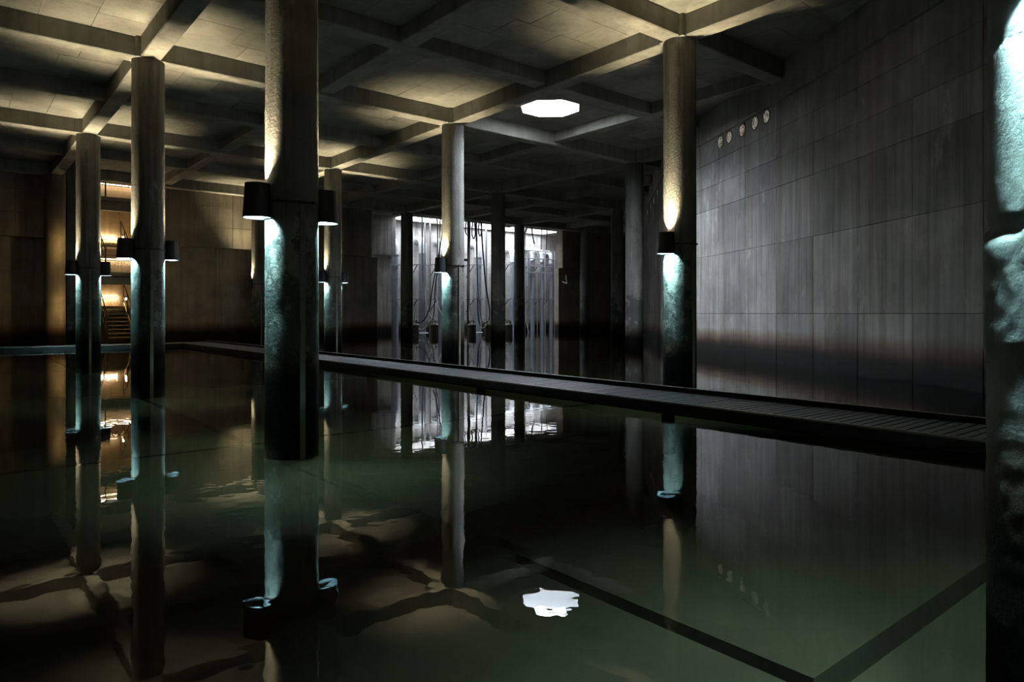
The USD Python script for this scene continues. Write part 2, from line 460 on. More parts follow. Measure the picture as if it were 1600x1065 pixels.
# soffit panels, cell by cell
cells = []
for i in range(-3, 9):
    for j in range(-6, 5):
        u0, v0 = i * 4 + 0.2, j * 4 + 0.2
        c = sbox(u0, v0, u0 + 3.6, v0 + 3.6)
        if v0 < BACK - 1.2 and hall_uv.intersection(c).area > 0.5 * c.area:
            p = W(u0 + 1.8, v0 + 1.8)
            vis = p[1] > 2 and abs(p[0]) / p[1] < 0.95
            cells.append((not vis, np.hypot(p[0], p[1]), i, j))
cells.sort()
count, rest = 0, []
for far, dist, i, j in cells:
    u0, v0 = i * 4 + 0.2, j * 4 + 0.2
    along = (i + j) % 2
    nu, nv = (3, 4) if along else (4, 3)
    for a in range(nu):
        for b in range(nv):
            du, dv = 3.6 / nu, 3.6 / nv
            sh = (0.35 if (b if along else a) % 2 else 0.0)
            ua, ub, va, vb = u0 + a * du, u0 + (a + 1) * du, v0 + b * dv, v0 + (b + 1) * dv
            if along:
                ua, ub = (ua + (sh if a else 0)), (ub + (sh if a < nu - 1 else 0))
            else:
                va, vb = (va + (sh if b else 0)), (vb + (sh if b < nv - 1 else 0))
            q = sbox(ua + 0.004, va + 0.004, ub - 0.004, vb - 0.004).intersection(hall_uv)
            if (i, j) == (2, -1):
                q = q.difference(octa)
            if q.is_empty or q.geom_type != 'Polygon' or q.area < 0.05:
                continue
            m = warp(extrude(q, H_SLAB + rng.uniform(-0.004, 0.004), H_SLAB + 0.03))
            if not far and count < 290:
                ceil.part('soffit_panel', m, M_CEIL)
                count += 1
            else:
                rest.append(m)
if rest:
    ceil.part('soffit_panel_field', cat_(rest), M_CEIL, kind='stuff')


def beam(axis, at, width, z0, name, lo=-30, hi=40, ch=0.02, clipped=None):
    line = LineString([(lo, at), (hi, at)]) if axis == 'u' else LineString([(at, lo), (at, hi)])
    g = line.intersection(clipped if clipped is not None else hall_uv)
    if g.is_empty or g.geom_type != 'LineString':
        return
    (a0, b0), (a1, b1) = g.coords[0], g.coords[-1]
    s0, s1 = (a0, a1) if axis == 'u' else (b0, b1)
    w = width / 2
    sec = Polygon([(-w, H_SLAB + 0.05), (-w, z0 + ch), (-w + ch, z0), (w - ch, z0), (w, z0 + ch), (w, H_SLAB + 0.05)])
    m = extrude(sec, 0, s1 - s0)
    V = np.array(m.vertices)
    # section x -> across, y -> up, z -> along
    if axis == 'u':
        m.vertices = np.column_stack([s0 + V[:, 2], at - V[:, 0], V[:, 1]])
    else:
        m.vertices = np.column_stack([at + V[:, 0], s0 + V[:, 2], V[:, 1]])
    m.fix_normals()
    ceil.part(name, warp(m), M_BEAM)


for j in range(-3, 3):
    beam('u', j * 8.0, 0.40, H_BEAM, 'main_beam')
for i in range(-1, 5):
    beam('v', i * 8.0, 0.40, H_BEAM + 0.003, 'main_beam')
for j in range(-3, 2):
    beam('u', j * 8.0 + 4, 0.40, H_SEC, 'secondary_beam')
for i in range(-2, 4):
    beam('v', i * 8.0 + 4, 0.40, H_SEC + 0.003, 'secondary_beam')
ceil.part('edge_beam', gbox(BAY_U0, BAY_U1, 17.55, 17.95, H_BEAM + 0.2, H_SLAB + 0.05), M_BEAM)
COLS = [(0, 0), (0, 1), (0, -1), (1, 0), (1, -1), (1, 1), (2, 2), (2, 1), (3, 2), (3, 1), (2, 0), (1, 2), (0, 2), (0, -2)]
for (i, j) in COLS:
    ceil.part('node_block', gbox(i * 8 - 0.29, i * 8 + 0.29, j * 8 - 0.29, j * 8 + 0.29, H_BEAM - 0.006, H_SLAB + 0.04), M_BEAM)

# octagonal skylight
sky = T('octagonal_skylight', W(SU, SV, H_SLAB), 'bright octagonal skylight opening in the ceiling between dark beams', 'skylight')
sky.part('shaft', warp(extrude(octo.difference(octa), H_SLAB + 0.031, H_SLAB + 0.62)), M_WHITEWASH)
sky.part('pane', warp(extrude(octo, H_SLAB + 0.62, H_SLAB + 0.635)), M_SKY1)
# long skylight over the pump bay
bsk = T('bay_skylight', W(24.6, 20.9, H_SLAB), 'long skylight shaft above the white lit pump bay at the far end', 'skylight')
bsk.part('shaft', warp(extrude(hb.difference(HOLE), H_SLAB + 0.03, 8.0)), M_BAY)
bsk.part('pane', warp(extrude(hb, 8.0, 8.02)), M_SKY2)

# ------------------------------------------------------------------ walls
wr = T('wall_right', (6.2, 17, 0), 'long curving raw concrete right wall with drip streaks and tide stain', kind='structure')
allp = near_pts + [far_pts[1]]
wr.part('core', slab_wall(allp, -0.9, H_SLAB + 0.4, 0.03, 0.35, side=1), M_WALL)
ROWS = [-0.8, 1.18, 2.85, 4.19, 4.87, 5.55, 6.2]
vis_near = near_pts[2:]
panel_run(wr, vis_near, ROWS, 1.55, M_WALL, 'panel', offs=0.4)
panel_run(wr, near_pts[:3], ROWS, 2.7, M_WALL, 'panel')
panel_run(wr, far_pts, ROWS, 1.55, M_WALL, 'panel')
# the downstand along the top of the wall
fas_n = [p + np.array([-0.05, -0.005]) for p in near_pts[2:]]
panel_run(wr, fas_n[:-1] + [fas_n[-1]], [6.2, H_SLAB], 2.3, M_BEAM, 'top_band', thick=0.12, wob=0.001)
fas_f = [p + np.array([-0.05, 0.0]) for p in far_pts]
panel_run(wr, fas_f, [6.2, H_SLAB], 2.3, M_BEAM, 'top_band', thick=0.12, wob=0.001)

# back wall: upper half proud of the lower; open at the stairs and at the pump bay
wb = T('wall_back', W(8, BACK, 0), 'concrete back wall whose upper half overhangs the lower half', kind='structure')
line = lambda u0, u1, v: [W(u1, v)[:2], W(u0, v)[:2]]
for (u0, u1) in ((-9.0, 0.45), (4.0, BAY_U0), (28.6, 34.6)):
    wb.part('upper_core', gbox(u0, u1, BACK + 0.05, BACK + 0.6, LINTEL, 7.4), M_WALLB)
    a0 = u0 + (0.25 if u0 == 4.0 else 0.0)
    b0 = u1 + (0.56 if u0 == 4.0 else 0.0)
    wb.part('lower_core', gbox(u0, b0, BACK + 0.43, BACK + 0.8, -0.9, LINTEL + 0.01), M_WALLB)
    panel_run(wb, [W(u0, BACK)[:2], W(u1, BACK)[:2]], [LINTEL, 5.2, 6.13, H_SLAB + 0.02], 1.55, M_WALLB, 'panel', inward=-1)
    panel_run(wb, [W(u0, BACK + 0.4)[:2], W(b0, BACK + 0.4)[:2]], [-0.8, 1.5, 2.9, LINTEL - 0.004], 2.4, M_WALLB, 'panel', inward=-1, thick=0.05)
wb.part('pier', gbox(0.45, 0.80, 16.97, 17.6, -0.9, 8.2), M_WALLB)
PIER = T('concrete_pier', W(0.33, 14.6, -0.6), 'narrow dark concrete pier between the orange lit column and the stairs', 'pier')
PIER.part('shaft', warp(bevelbox(0.19, 0.48, 14.45, 14.75, -0.62, H_SLAB - 0.006, 0.015)), M_COL)
PIER.part('foot', warp(bevelbox(0.15, 0.52, 14.41, 14.79, -0.62, -0.2, 0.015)), M_COL)

# pump bay shell
bay = T('wall_bay', W(24, BAY_V, 0), 'pale daylit concrete wall of the pump bay recess', kind='structure')
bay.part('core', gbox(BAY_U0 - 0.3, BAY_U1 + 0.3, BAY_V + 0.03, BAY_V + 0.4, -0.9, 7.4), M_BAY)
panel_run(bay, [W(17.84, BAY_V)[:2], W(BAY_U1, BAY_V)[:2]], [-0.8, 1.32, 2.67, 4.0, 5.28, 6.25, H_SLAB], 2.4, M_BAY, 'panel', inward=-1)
solo('wall_bay_right', gbox(BAY_U1, BAY_U1 + 0.3, BACK + 0.6, BAY_V, -0.9, 7.4), M_BAY, 'end wall of the pump bay hidden behind the dark back wall', kind='structure')
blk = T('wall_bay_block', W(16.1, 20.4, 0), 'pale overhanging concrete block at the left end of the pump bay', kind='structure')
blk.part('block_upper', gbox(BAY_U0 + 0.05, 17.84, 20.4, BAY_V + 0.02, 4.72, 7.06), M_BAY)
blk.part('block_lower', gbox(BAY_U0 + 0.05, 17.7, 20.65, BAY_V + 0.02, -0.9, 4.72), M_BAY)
solo('wall_bay_left', gbox(BAY_U0 - 0.25, BAY_U0 + 0.05, BACK + 0.8, BAY_V, -0.9, 7.4), M_BAY, 'concrete wall closing the pump bay on its left', kind='structure')
panel_run(blk, [W(BAY_U0 + 0.1, 20.39)[:2], W(17.83, 20.39)[:2]], [4.73, 5.28, 6.2, 7.06], 0.93, M_BAY, 'block_panel', inward=-1, thick=0.05, gap=0.006)

solo('wall_left', gbox(-9.4, -9.0, -24.4, BACK + 0.6, -0.9, 7.4), M_WALLB, 'plain concrete side wall left of the hall', kind='structure')
solo('wall_front', gbox(-9.4, 2.0, -24.4, -24.0, -0.9, 7.4), M_WALLB, 'plain concrete wall behind the viewer', kind='structure')

# round vents high on the right wall
CUM = np.array(near_pts)


def wall_hit(px, pts):
    k = (px - 800) / FPX
    for a, b in zip(pts, pts[1:]):
        fa, fb = a[0] - k * a[1], b[0] - k * b[1]
        if fa * fb <= 0 and b[1] > 0:
            t = fa / (fa - fb)
            return a + (b - a) * t, (b - a) / np.linalg.norm(b - a)


ORD = ['nearest', 'second', 'third', 'fourth', 'farthest']
vents = [(1198, near_pts, 'nearest of the five round wall vents beside the lit column'), (1180, near_pts, 'second nearest of the five round wall vents, speckled'),
         (1160, near_pts, 'middle one of the five pale round wall vents'), (1140, near_pts, 'fourth of the five round wall vents, next to the farthest'),
         (1126, near_pts, 'farthest and smallest of the five round wall vents')]
fv = [(1028, 'slit of light from a round vent on the receding wall, nearest'), (1022, 'second vent slit on the receding wall beyond the lit column'),
      (1017, 'third vent slit on the receding wall, just above the fourth'), (1012, 'farthest vent slit on the receding wall beside the dim column')]
for px, pts, lab in vents + [(p, far_pts, l) for p, l in fv]:
    q, d = wall_hit(px, pts)
    n = np.array([-d[1], d[0]])
    R = np.eye(4)
    R[:3, 0] = [d[0], d[1], 0]
    R[:3, 1] = [0, 0, 1]
    R[:3, 2] = [n[0], n[1], 0]
    if np.linalg.det(R[:3, :3]) < 0:
        R[:3, 0] *= -1
    zc = 6.0
    R[:3, 3] = [q[0] + n[0] * 0.004, q[1] + n[1] * 0.004, zc]
    t = T('wall_vent', R[:3, 3], lab, 'vent', 'round vents high on the right wall')
    ring = lathe([(0.150, -0.03), (0.172, -0.03), (0.172, 0.012), (0.150, 0.012), (0.150, -0.03)], 28)
    ring.apply_transform(R)
    disc = trimesh.creation.cylinder(radius=0.151, height=0.008, sections=28)
    disc.apply_transform(R)
    t.part('ring', ring, M_CONDUIT)
    t.part('mesh_cover', disc, M_VENT)

# ------------------------------------------------------------------ columns and their lamps
R_COL = 0.3208


def shaft(x, y, r, top, fine, seed):
    nz = 150 if fine else 46
    n = 128 if fine else 48
    zz = np.linspace(-0.66, top, nz)
    if fine:
        zz = np.concatenate([np.linspace(-0.66, 3.2, 190), np.linspace(3.25, top, 24)])
    a = np.linspace(0, 2 * np.pi, n, endpoint=False)
    A, Zg = np.meshgrid(a, zz)
    P = np.stack([np.cos(A) * r, np.sin(A) * r, Zg], -1)
    d = (meshkit.fbm(P * np.array([6, 6, 5.0]) + seed * 3.7, 3, seed) - 0.5) * (0.004 if not fine else 0.003)
    low = np.clip((1.75 - Zg) / 0.4, 0, 1) if fine else np.clip((2.6 - Zg) / 1.2, 0, 1)
    d += (meshkit.fbm(P * np.array([22, 22, 18.0]) + seed, 3, seed + 5) - 0.5) * (0.007 if fine else 0.007) * ((0.22 if fine else 0.3) + 0.7 * low)
    # formwork lifts: a small step at each joint, a ragged one low down
    for k, zj in enumerate((1.02 + 0.05 * (seed % 3), 2.2, 3.4 + 0.2 * (seed % 4), 4.9)):
        jag = (meshkit.noise(P * np.array([5, 5, 0.0]) + 11 * k + seed, seed) - 0.5) * 0.05
        d += np.where(np.abs(Zg - zj - jag) < 0.018, -0.008, 0.0) + np.where(Zg < zj + jag, 0.0025, 0.0)
    if fine:
        jag = (meshkit.fbm(P * np.array([4, 4, 0.0]) + 5, 3, 3) - 0.5) * 0.25
        g = np.abs(Zg - 1.50 - jag)
        d += np.where(g < 0.05, -0.016 * (1 - g / 0.05), 0) + np.where((Zg < 1.48 + jag) & (Zg > 1.0), 0.012, 0)
    rr = r + d
    V = np.stack([np.cos(A) * rr + x, np.sin(A) * rr + y, Zg], -1).reshape(-1, 3)
    F = []
    k = len(zz)
    I = np.arange(k - 1)[:, None] * n
    J = np.arange(n)[None]
    p = (I + J).ravel()
    q = (I + (J + 1) % n).ravel()
    F = np.vstack([np.column_stack([p, q, q + n]), np.column_stack([p, q + n, p + n])])
    return trimesh.Trimesh(V, F, process=False)


def arc_pts(x, y, r, z, a0, a1, n=28):
    return [[x + r * math.cos(a), y + r * math.sin(a), z] for a in np.linspace(a0, a1, n)]


def lamp(cx, cy, sgn, label, r_col=R_COL, down=True):
    """an up-and-down wall lamp: a tapered shade cut to the column, a warm panel above, a cool one below"""
    d = E1 * sgn
    o = 0.435
    x, y = cx + d[0] * o, cy + d[1] * o
    zb, zt = 2.36, 2.78
    t = T('column_lamp', (x, y, zb), label, 'lamp')
    rb, rt, w = 0.178, 0.15, 0.006
    outer = m3.Manifold.cylinder(zt - zb, rb, rt, 64).translate([x, y, zb])
    inner = m3.Manifold.cylinder(zt - zb + 0.02, rb - w, rt - w, 64).translate([x, y, zb - 0.01])
    cut = m3.Manifold.cylinder(2, r_col + 0.012, r_col + 0.012, 64).translate([cx, cy, zb - 1])
    cutb = m3.Manifold.cylinder(2, r_col + 0.012 + w, r_col + 0.012 + w, 64).translate([cx, cy, zb - 1])
    body = outer - cut - (inner - cutb)
    t.part('shade', tri(body), M_SHADE, smooth=35)
    div = (inner ^ mbox(x - 1, x + 1, y - 1, y + 1, zb + 0.19, zb + 0.222)) - cutb
    t.part('gear_box', tri(div), M_SHADE)
    ang = math.atan2(d[1], d[0])

    def panel(z0, z1, wide):
        m = trimesh.creation.box([0.075, wide, z1 - z0])
        m.apply_transform(trimesh.transformations.rotation_matrix(ang, [0, 0, 1]))
        m.apply_translation([x + d[0] * 0.02, y + d[1] * 0.02, (z0 + z1) / 2])
        return m
    t.part('lower_light', panel(zb + 0.178, zb + 0.190, 0.13), M_DOWN if down else M_GALV, label='cool white light panel facing down' if down else None)
    t.part('upper_light', panel(zb + 0.222, zb + 0.234, 0.09), M_UP, label='warm white light panel facing up')
    sn2 = m3.Manifold.cylinder(0.10, 0.122, 0.122, 40) - m3.Manifold.cylinder(1, 0.117, 0.117, 40).translate([0, 0, -0.1])
    t.part('lower_snoot', tri(sn2.translate([x + d[0] * 0.02, y + d[1] * 0.02, zb + 0.0895])), M_SHADE, smooth=35)
    snoot = m3.Manifold.cylinder(zt - zb - 0.226, 0.088, 0.088, 40) - m3.Manifold.cylinder(1, 0.083, 0.083, 40).translate([0, 0, -0.1])
    t.part('snoot', tri(snoot.translate([x + d[0] * 0.02, y + d[1] * 0.02, zb + 0.2225])), M_SHADE, smooth=35)
    br = trimesh.creation.box([0.06, 0.10, 0.05])
    br.apply_transform(trimesh.transformations.rotation_matrix(ang, [0, 0, 1]))
    br.apply_translation([cx + d[0] * (r_col + 0.02), cy + d[1] * (r_col + 0.02), 2.57])
    t.part('bracket', br, M_STRAP)


def column(i, j, label, lamps=True, r=R_COL, xy=None, fine=False, seed=1, names=None, conduit=True, down=True, skin=None):
    x, y = W(i * 8, j * 8)[:2] if xy is None else xy
    t = T('concrete_column', (x, y, -0.66), label, 'column')
    t.part('shaft', shaft(x, y, r, H_BEAM + 0.01, fine, seed), skin or (M_COLR if fine else M_COL), smooth=True)
    if lamps:
        st = lathe([(r - 0.01, 2.545), (r + 0.018, 2.545), (r + 0.018, 2.572), (r - 0.01, 2.572)], 48, (x, y, 0))
        t.part('strap', st, M_STRAP)
        for a in (0.35, 1.9, 3.6, 5.0):
            b = trimesh.creation.box([0.03, 0.05, 0.035])
            b.apply_transform(trimesh.transformations.rotation_matrix(TH + a, [0, 0, 1]))
            b.apply_translation([x + (r + 0.022) * math.cos(TH + a), y + (r + 0.022) * math.sin(TH + a), 2.565])
            t.part('strap_bolt', b, M_STRAP)
        if conduit:
            n = -E2
            c = trimesh.creation.box([0.03, 0.065, 3.15])
            c.apply_transform(trimesh.transformations.rotation_matrix(math.atan2(n[1], n[0]), [0, 0, 1]))
            c.apply_translation([x + n[0] * (r + 0.014), y + n[1] * (r + 0.014), 2.53 - 3.15 / 2])
            t.part('conduit', c, M_CONDUIT, label='thin flat conduit running down into the water')
        if names[0]:
            lamp(x, y, -1, names[0], r, down)
        if names[1]:
            lamp(x, y, 1, names[1], r, down)


column(0, -1, 'thick dark column in the left foreground with mottled wet concrete and two dark lamps', seed=2,
       names=('dark conical lamp on the left side of the thick foreground column', 'dark conical lamp on the right side of the thick foreground column'))
column(0, 0, 'dark column just left of the foreground column, right of the stair opening', seed=3,
       names=('dark lamp on the left side of the column beside the stair opening, over the stairs', 'dark lamp on the right side of the column right of the stair opening'))
column(0, 1, 'column at the left of the stair opening, dark with bright lit edges', seed=4,
       names=('small dark lamp on the left side of the column left of the stair opening', 'small dark lamp on the right side of the column left of the stair opening'))
column(1, 0, 'slim pale column in the middle of the hall in front of the pump bay', seed=5,
       names=('grey lamp on the left of the slim middle column before the pump bay', None))
column(1, -1, 'column right of centre with a teal glow under its lamp, before the right wall', seed=6,
       names=('black lamp facing the viewer on the column before the right wall', None))
column(1, 1, 'slender column right behind the thick foreground column, with a small lamp', seed=7,
       names=('small lamp on the left of the slender column just right of the foreground column', 'small lamp behind the slender column just right of the foreground column'))
column(1, 2, 'partly hidden column left of the foreground column, close to the brown back wall', seed=8,
       names=('small lamp edge on the hidden column before the brown back wall', None), down=False)
C6 = (2.194, 2.61)
column(0, -2, 'huge rough column at the right edge of the picture, lit teal', xy=C6, fine=True, seed=9,
       names=('lamp with a bright rim at the top right corner of the picture', 'lamp on the far side of the huge column at the right edge'))
column(0, 2, 'orange lit column at the far left beside the stair opening', lamps=False, r=0.40, seed=10, skin=M_WALLB)
column(2, 2, 'black unlit column at the left end of the pump bay', lamps=False, seed=11)
column(2, 1, 'black unlit column in front of the middle of the pump bay', lamps=False, seed=12)
column(3, 2, 'thin column with a bright left edge in front of the right part of the pump bay', lamps=False, seed=13)
column(3, 1, 'thin black unlit column in the right background beside the dim blue-grey column', lamps=False, seed=14)
column(2, 0, 'dim blue-grey unlit column against the dark right background', lamps=False, seed=15)
column(0, 0, 'thin dim column right of the pump bay before the dark back wall', lamps=False, seed=16, xy=(4.9, 46.6))
ceil.part('node_block', box(4.9 - 0.3, 4.9 + 0.3, 46.3, 46.9, H_BEAM, H_SLAB + 0.04), M_BEAM)

# ------------------------------------------------------------------ walkway: planks on a dark frame, L-shaped
U0, U1, VC = 3.25, 4.27, 10.0
ZT = 0.122
wk = T('walkway', W(3.76, 0, 0), 'low L-shaped plank walkway just above the water, running from right edge to far left', 'walkway')
planks = []
v = -17.0
while v < VC:
    planks.append((U0 + 0.03, U1 - 0.05, v + 0.004, v + 0.086))
    v += 0.10
side = []
u = U1 - 0.05
while u > -8.9:
    side.append((u - 0.086, u - 0.004, VC + 0.03, VC + 1.0))
    u -= 0.10
allpl = planks + side


def plank_mesh(b):
    dz = rng.uniform(-0.0015, 0.0015)
    return warp(bevelbox(b[0], b[1], b[2], b[3], ZT - 0.03 + dz, ZT + dz, 0.004))


def plank_px(b):
    c = W((b[0] + b[1]) / 2, (b[2] + b[3]) / 2)
    return c[1] if (c[1] > 2.5 and abs(c[0] / c[1]) < 0.78) else 1e3 + abs(c[1])


allpl.sort(key=plank_px)
for b in allpl[:290]:
    wk.part('plank', plank_mesh(b), M_DECK)
wk.part('plank_field', cat_([plank_mesh(b) for b in allpl[290:]]), M_DECK, kind='stuff')
wk.part('near_beam', gbox(U0 - 0.02, U0 + 0.05, -17, VC + 0.03, -0.02, ZT - 0.012), M_RAIL)
wk.part('far_beam', gbox(U1 - 0.06, U1 + 0.02, -17, VC + 1.03, -0.02, ZT - 0.012), M_RAIL)
wk.part('kerb', gbox(U1 - 0.045, U1 + 0.015, -17, VC + 1.05, ZT - 0.011, ZT + 0.058), M_RAIL)
wk.part('kerb', gbox(-8.9, U1 + 0.015, VC + 1.0, VC + 1.06, ZT - 0.011, ZT + 0.03), M_RAIL)
wk.part('kerb_trim', gbox(U1 - 0.047, U1 + 0.017, -17, VC + 1.06, ZT + 0.0581, ZT + 0.063), M_TRIM)
wk.part('edge_trim', gbox(U0 - 0.024, U0 + 0.03, -17, VC + 0.03, ZT - 0.011, ZT + 0.006), M_TRIM)
wk.part('edge_trim', gbox(-8.9, U0 - 0.024, VC - 0.02, VC + 0.03, ZT - 0.011, ZT + 0.006), M_TRIM)
wk.part('near_beam', gbox(-8.9, U0 - 0.02, VC - 0.02, VC + 0.05, -0.02, ZT - 0.012), M_RAIL)
wk.part('far_beam', gbox(-8.9, U1 - 0.06, VC + 0.95, VC + 1.02, -0.02, ZT - 0.012), M_RAIL)
for vv in np.arange(-15, 10, 4.0):
    wk.part('leg', gbox(3.7, 3.82, vv - 0.06, vv + 0.06, FZ, 0.015), M_FLOOR)
for vv in np.arange(-16, 10, 2.0):
    wk.part('cross_bearer', gbox(U0 + 0.05, U1 - 0.06, vv - 0.03, vv + 0.03, 0.02, ZT - 0.032), M_RAIL)
for uu in np.arange(-8, 2.5, 4.0):
    wk.part('leg', gbox(uu - 0.06, uu + 0.06, VC + 0.45, VC + 0.57, FZ, 0.09), M_FLOOR)

# ------------------------------------------------------------------ stair tower
for nm, lab, bb in (('wall_stair_left', 'left wall of the warm lit stair shaft', (0.5, 0.8, 17.6, 22.8, -0.9, 8.2)),
                    ('wall_stair_right', 'right wall of the warm lit stair shaft', (4.0, 4.25, 17.56, 22.8, -0.9, 8.2)),
                    ('wall_stair_back', 'warm lit rear wall of the stair shaft', (0.5, 4.25, 22.8, 23.2, -0.9, 8.2)),
                    ('ceiling_stair', 'concrete roof of the stair shaft', (0.4, 4.3, 17.2, 23.2, 8.2, 8.6)),
                    ('wall_stair_header', 'concrete header above the top of the stairs', (0.4, 4.3, 16.98, 17.2, 7.9, 8.6))):
    solo(nm, gbox(*bb), M_STAIRWALL, lab, kind='structure')

SNAME = [('lowest steel stair flight rising from the water, orange lit', 'stairs'), ('middle stair flight between the two lit landings, mostly hidden', 'stairs'),
         ('top stair flight above the upper landing, brightly lit', 'stairs')]
S0, S1 = 2.0, 3.1
for k, z0 in enumerate((0.0, 2.96, 6.16)):
    t = T('staircase', W(2.55, 17.5, z0), SNAME[k][0], SNAME[k][1])
    vs = 17.45 if k == 0 else 18.1
    nst = 9 if k < 2 else 7
    for s in range(nst):
        zt = z0 + 0.17 * (s + 1)
        t.part('tread', gbox(S0 + 0.04, S1 - 0.04, vs + s * 0.28, vs + s * 0.28 + 0.27, zt - 0.045, zt), M_TREAD)
    rise, run = 0.17 * nst, 0.28 * nst

    def slanted(ua, ub, dz0, dz1):
        P = np.array([[ua, vs - 0.1, z0 + dz0], [ua, vs - 0.1, z0 + dz1], [ua, vs + run, z0 + rise + dz0], [ua, vs + run, z0 + rise + dz1]])
        Q = P.copy()
        Q[:, 0] = ub
        return warp(tri(m3.Manifold.hull_points(np.vstack([P, Q]))))
    t.part('stringer', slanted(S0, S0 + 0.04, -0.10, 0.2), M_STEEL)
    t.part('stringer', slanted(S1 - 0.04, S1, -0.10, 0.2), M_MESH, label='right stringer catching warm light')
    for uu in (S0 + 0.02, S1 - 0.02):
        a, b = W(uu, vs - 0.1, z0 + 1.1), W(uu, vs + run, z0 + rise + 1.1)
        t.part('handrail', tube(np.linspace(a, b, 6), 0.022, 8), M_STEEL)
        a, b = W(uu, vs - 0.1, z0 + 0.6), W(uu, vs + run, z0 + rise + 0.6)
        t.part('mid_rail', tube(np.linspace(a, b, 6), 0.014, 6), M_STEEL)
        for s in range(4):
            q = s / 3
            a = W(uu, vs - 0.06 + (run + 0.02) * q, z0 + rise * q + 0.1)
            t.part('post', tube([a, a + [0, 0, 1.0]], 0.018, 6), M_STEEL)
    t.part('upper_platform', gbox(0.82, 3.98, vs + run + 0.02, 22.78, z0 + rise - 0.1, z0 + rise), M_TREAD)
    st = gbox(1.9, 3.3, 22.70, 22.78, z0 + rise + 0.42, z0 + rise + 0.47)
    g = T('stair_strip_light', W(2.6, 22.74, z0 + rise + 0.4), ['warm strip light at the head of the lowest flight', 'warm strip light at the head of the middle flight', 'warm strip light at the head of the top flight'][k], 'light', 'warm strip lights of the stairs')
    g.part('diffuser', st, M_STRIP)
    g.part('back_plate', gbox(1.88, 3.32, 22.775, 22.80, z0 + rise + 0.40, z0 + rise + 0.49), M_STEEL)
    # lit mesh panel on the platform's rear
    bars = [gbox(1.6 + 0.07 * q, 1.612 + 0.07 * q, 22.60, 22.615, z0 + rise, z0 + rise + 0.42) for q in range(28)]
    t.part('rear_mesh', cat_(bars), M_MESH, kind='stuff')
    # small lamp by the right stringer
    lm = T('step_lamp', W(S1 + 0.12, vs + run + 0.1, z0 + rise + 0.30), ['glowing lamp at the head of the lowest flight, right side', 'glowing lamp at the head of the middle flight, right side', 'glowing lamp at the head of the top flight, right side'][k], 'lamp', 'small warm lamps along the stairs')
    lm.part('housing', gbox(S1 + 0.06, S1 + 0.18, vs + run + 0.04, vs + run + 0.14, z0 + rise + 0.40, z0 + rise + 0.46), M_STEEL)
    lm.part('bulb', gbox(S1 + 0.08, S1 + 0.16, vs + run + 0.06, vs + run + 0.12, z0 + rise + 0.30, z0 + rise + 0.40), M_STEPL)

for k, (za, zb_) in enumerate(((2.43, 2.96), (5.60, 6.16))):
    t = T('landing', W(2.4, 17.3, za), ['lower stair landing, grey beam front under a glowing mesh balustrade', 'upper stair landing, grey beam front under a glowing mesh balustrade'][k], 'landing')
    t.part('deck', gbox(0.82, 3.98, 17.1, 17.97, zb_ - 0.16, zb_), M_LANDING)
    t.part('edge_beam', gbox(0.82, 3.98, 17.14, 17.4, za, zb_ - 0.165), M_LANDING)
    t.part('lip', gbox(0.82, 3.98, 17.08, 17.13, zb_ - 0.2, zb_ - 0.165), M_STEEL)
    top = zb_ + 0.58
    t.part('mesh_panel', cat_([gbox(0.9 + 0.06 * q, 0.912 + 0.06 * q, 17.16, 17.172, zb_, top - 0.05) for q in range(51)] +
                              [gbox(0.85, 3.95, 17.157, 17.175, zb_ + 0.02 + 0.13 * q, zb_ + 0.035 + 0.13 * q) for q in range(5)]), M_MESH, kind='stuff')
    t.part('mesh_back', gbox(0.85, 3.95, 17.30, 17.32, zb_ + 0.001, top - 0.08), M_MESH)
    for q in range(4):
        uu = 0.9 + q * 1.0
        t.part('post', gbox(uu - 0.025, uu + 0.025, 17.11, 17.15, zb_, zb_ + 1.1), M_STEEL)
    t.part('handrail', tube([W(0.85, 17.13, zb_ + 1.1), W(3.95, 17.13, zb_ + 1.1)], 0.025, 8), M_STEEL)
    g = T('landing_strip_light', W(2.4, 17.2, top), ['glowing strip along the lower landing balustrade', 'glowing strip along the upper landing balustrade'][k], 'light', 'glowing strips of the landing balustrades')
    g.part('diffuser', gbox(0.88, 3.92, 17.18, 17.22, top - 0.045, top - 0.005), M_STRIP)
    g.part('cap_rail', gbox(0.85, 3.95, 17.22, 17.24, top - 0.05, top + 0.01), M_STEEL)

dt = T('door_1', W(2.5, 22.7, 7.4), 'pale glazed doorway at the top of the stairs', kind='structure')
dt.part('pane', gbox(1.2, 3.6, 22.70, 22.72, 7.36, 8.15), M_DOORLIGHT)
for q in (1.2, 1.95, 2.6, 3.3):
    dt.part('mullion', gbox(q, q + 0.10 + 0.1 * (q > 1.9), 22.64, 22.70, 7.36, 8.15), M_STEEL)
for k, (px, py) in enumerate(((104, 372), (104, 472))):
    p = W(0.27, 14.8)
    zc = EYE + (490 - py) / FPX * p[1]
    t = T('pier_lamp', (p[0], p[1], zc), ['upper small warm lamp on the pier beside the orange column', 'lower small warm lamp on the pier beside the orange column'][k], 'lamp', 'small warm lamps on the pier')
    t.part('hood', gbox(0.22, 0.34, 14.751, 14.87, zc + 0.02, zc + 0.05), M_STEEL)
    t.part('cheek', gbox(0.205, 0.22, 14.751, 14.87, zc - 0.06, zc + 0.05), M_STEEL)
    t.part('bulb', gbox(0.24, 0.32, 14.755, 14.83, zc - 0.05, zc + 0.018), M_STEPL)

# ------------------------------------------------------------------ pump bay: pipes, pumps, ropes, cables
def ux(px, v):
    """u along the line v that the pixel column px looks at"""
    k = (px - 800) / FPX
    a, b = W(0, v), W(1, v)
    f = lambda q: q[0] - k * q[1]
    return f(a) / (f(a) - f(b))


def zat(py, u, v):
    return EYE + (490 - py) / FPX * W(u, v)[1]


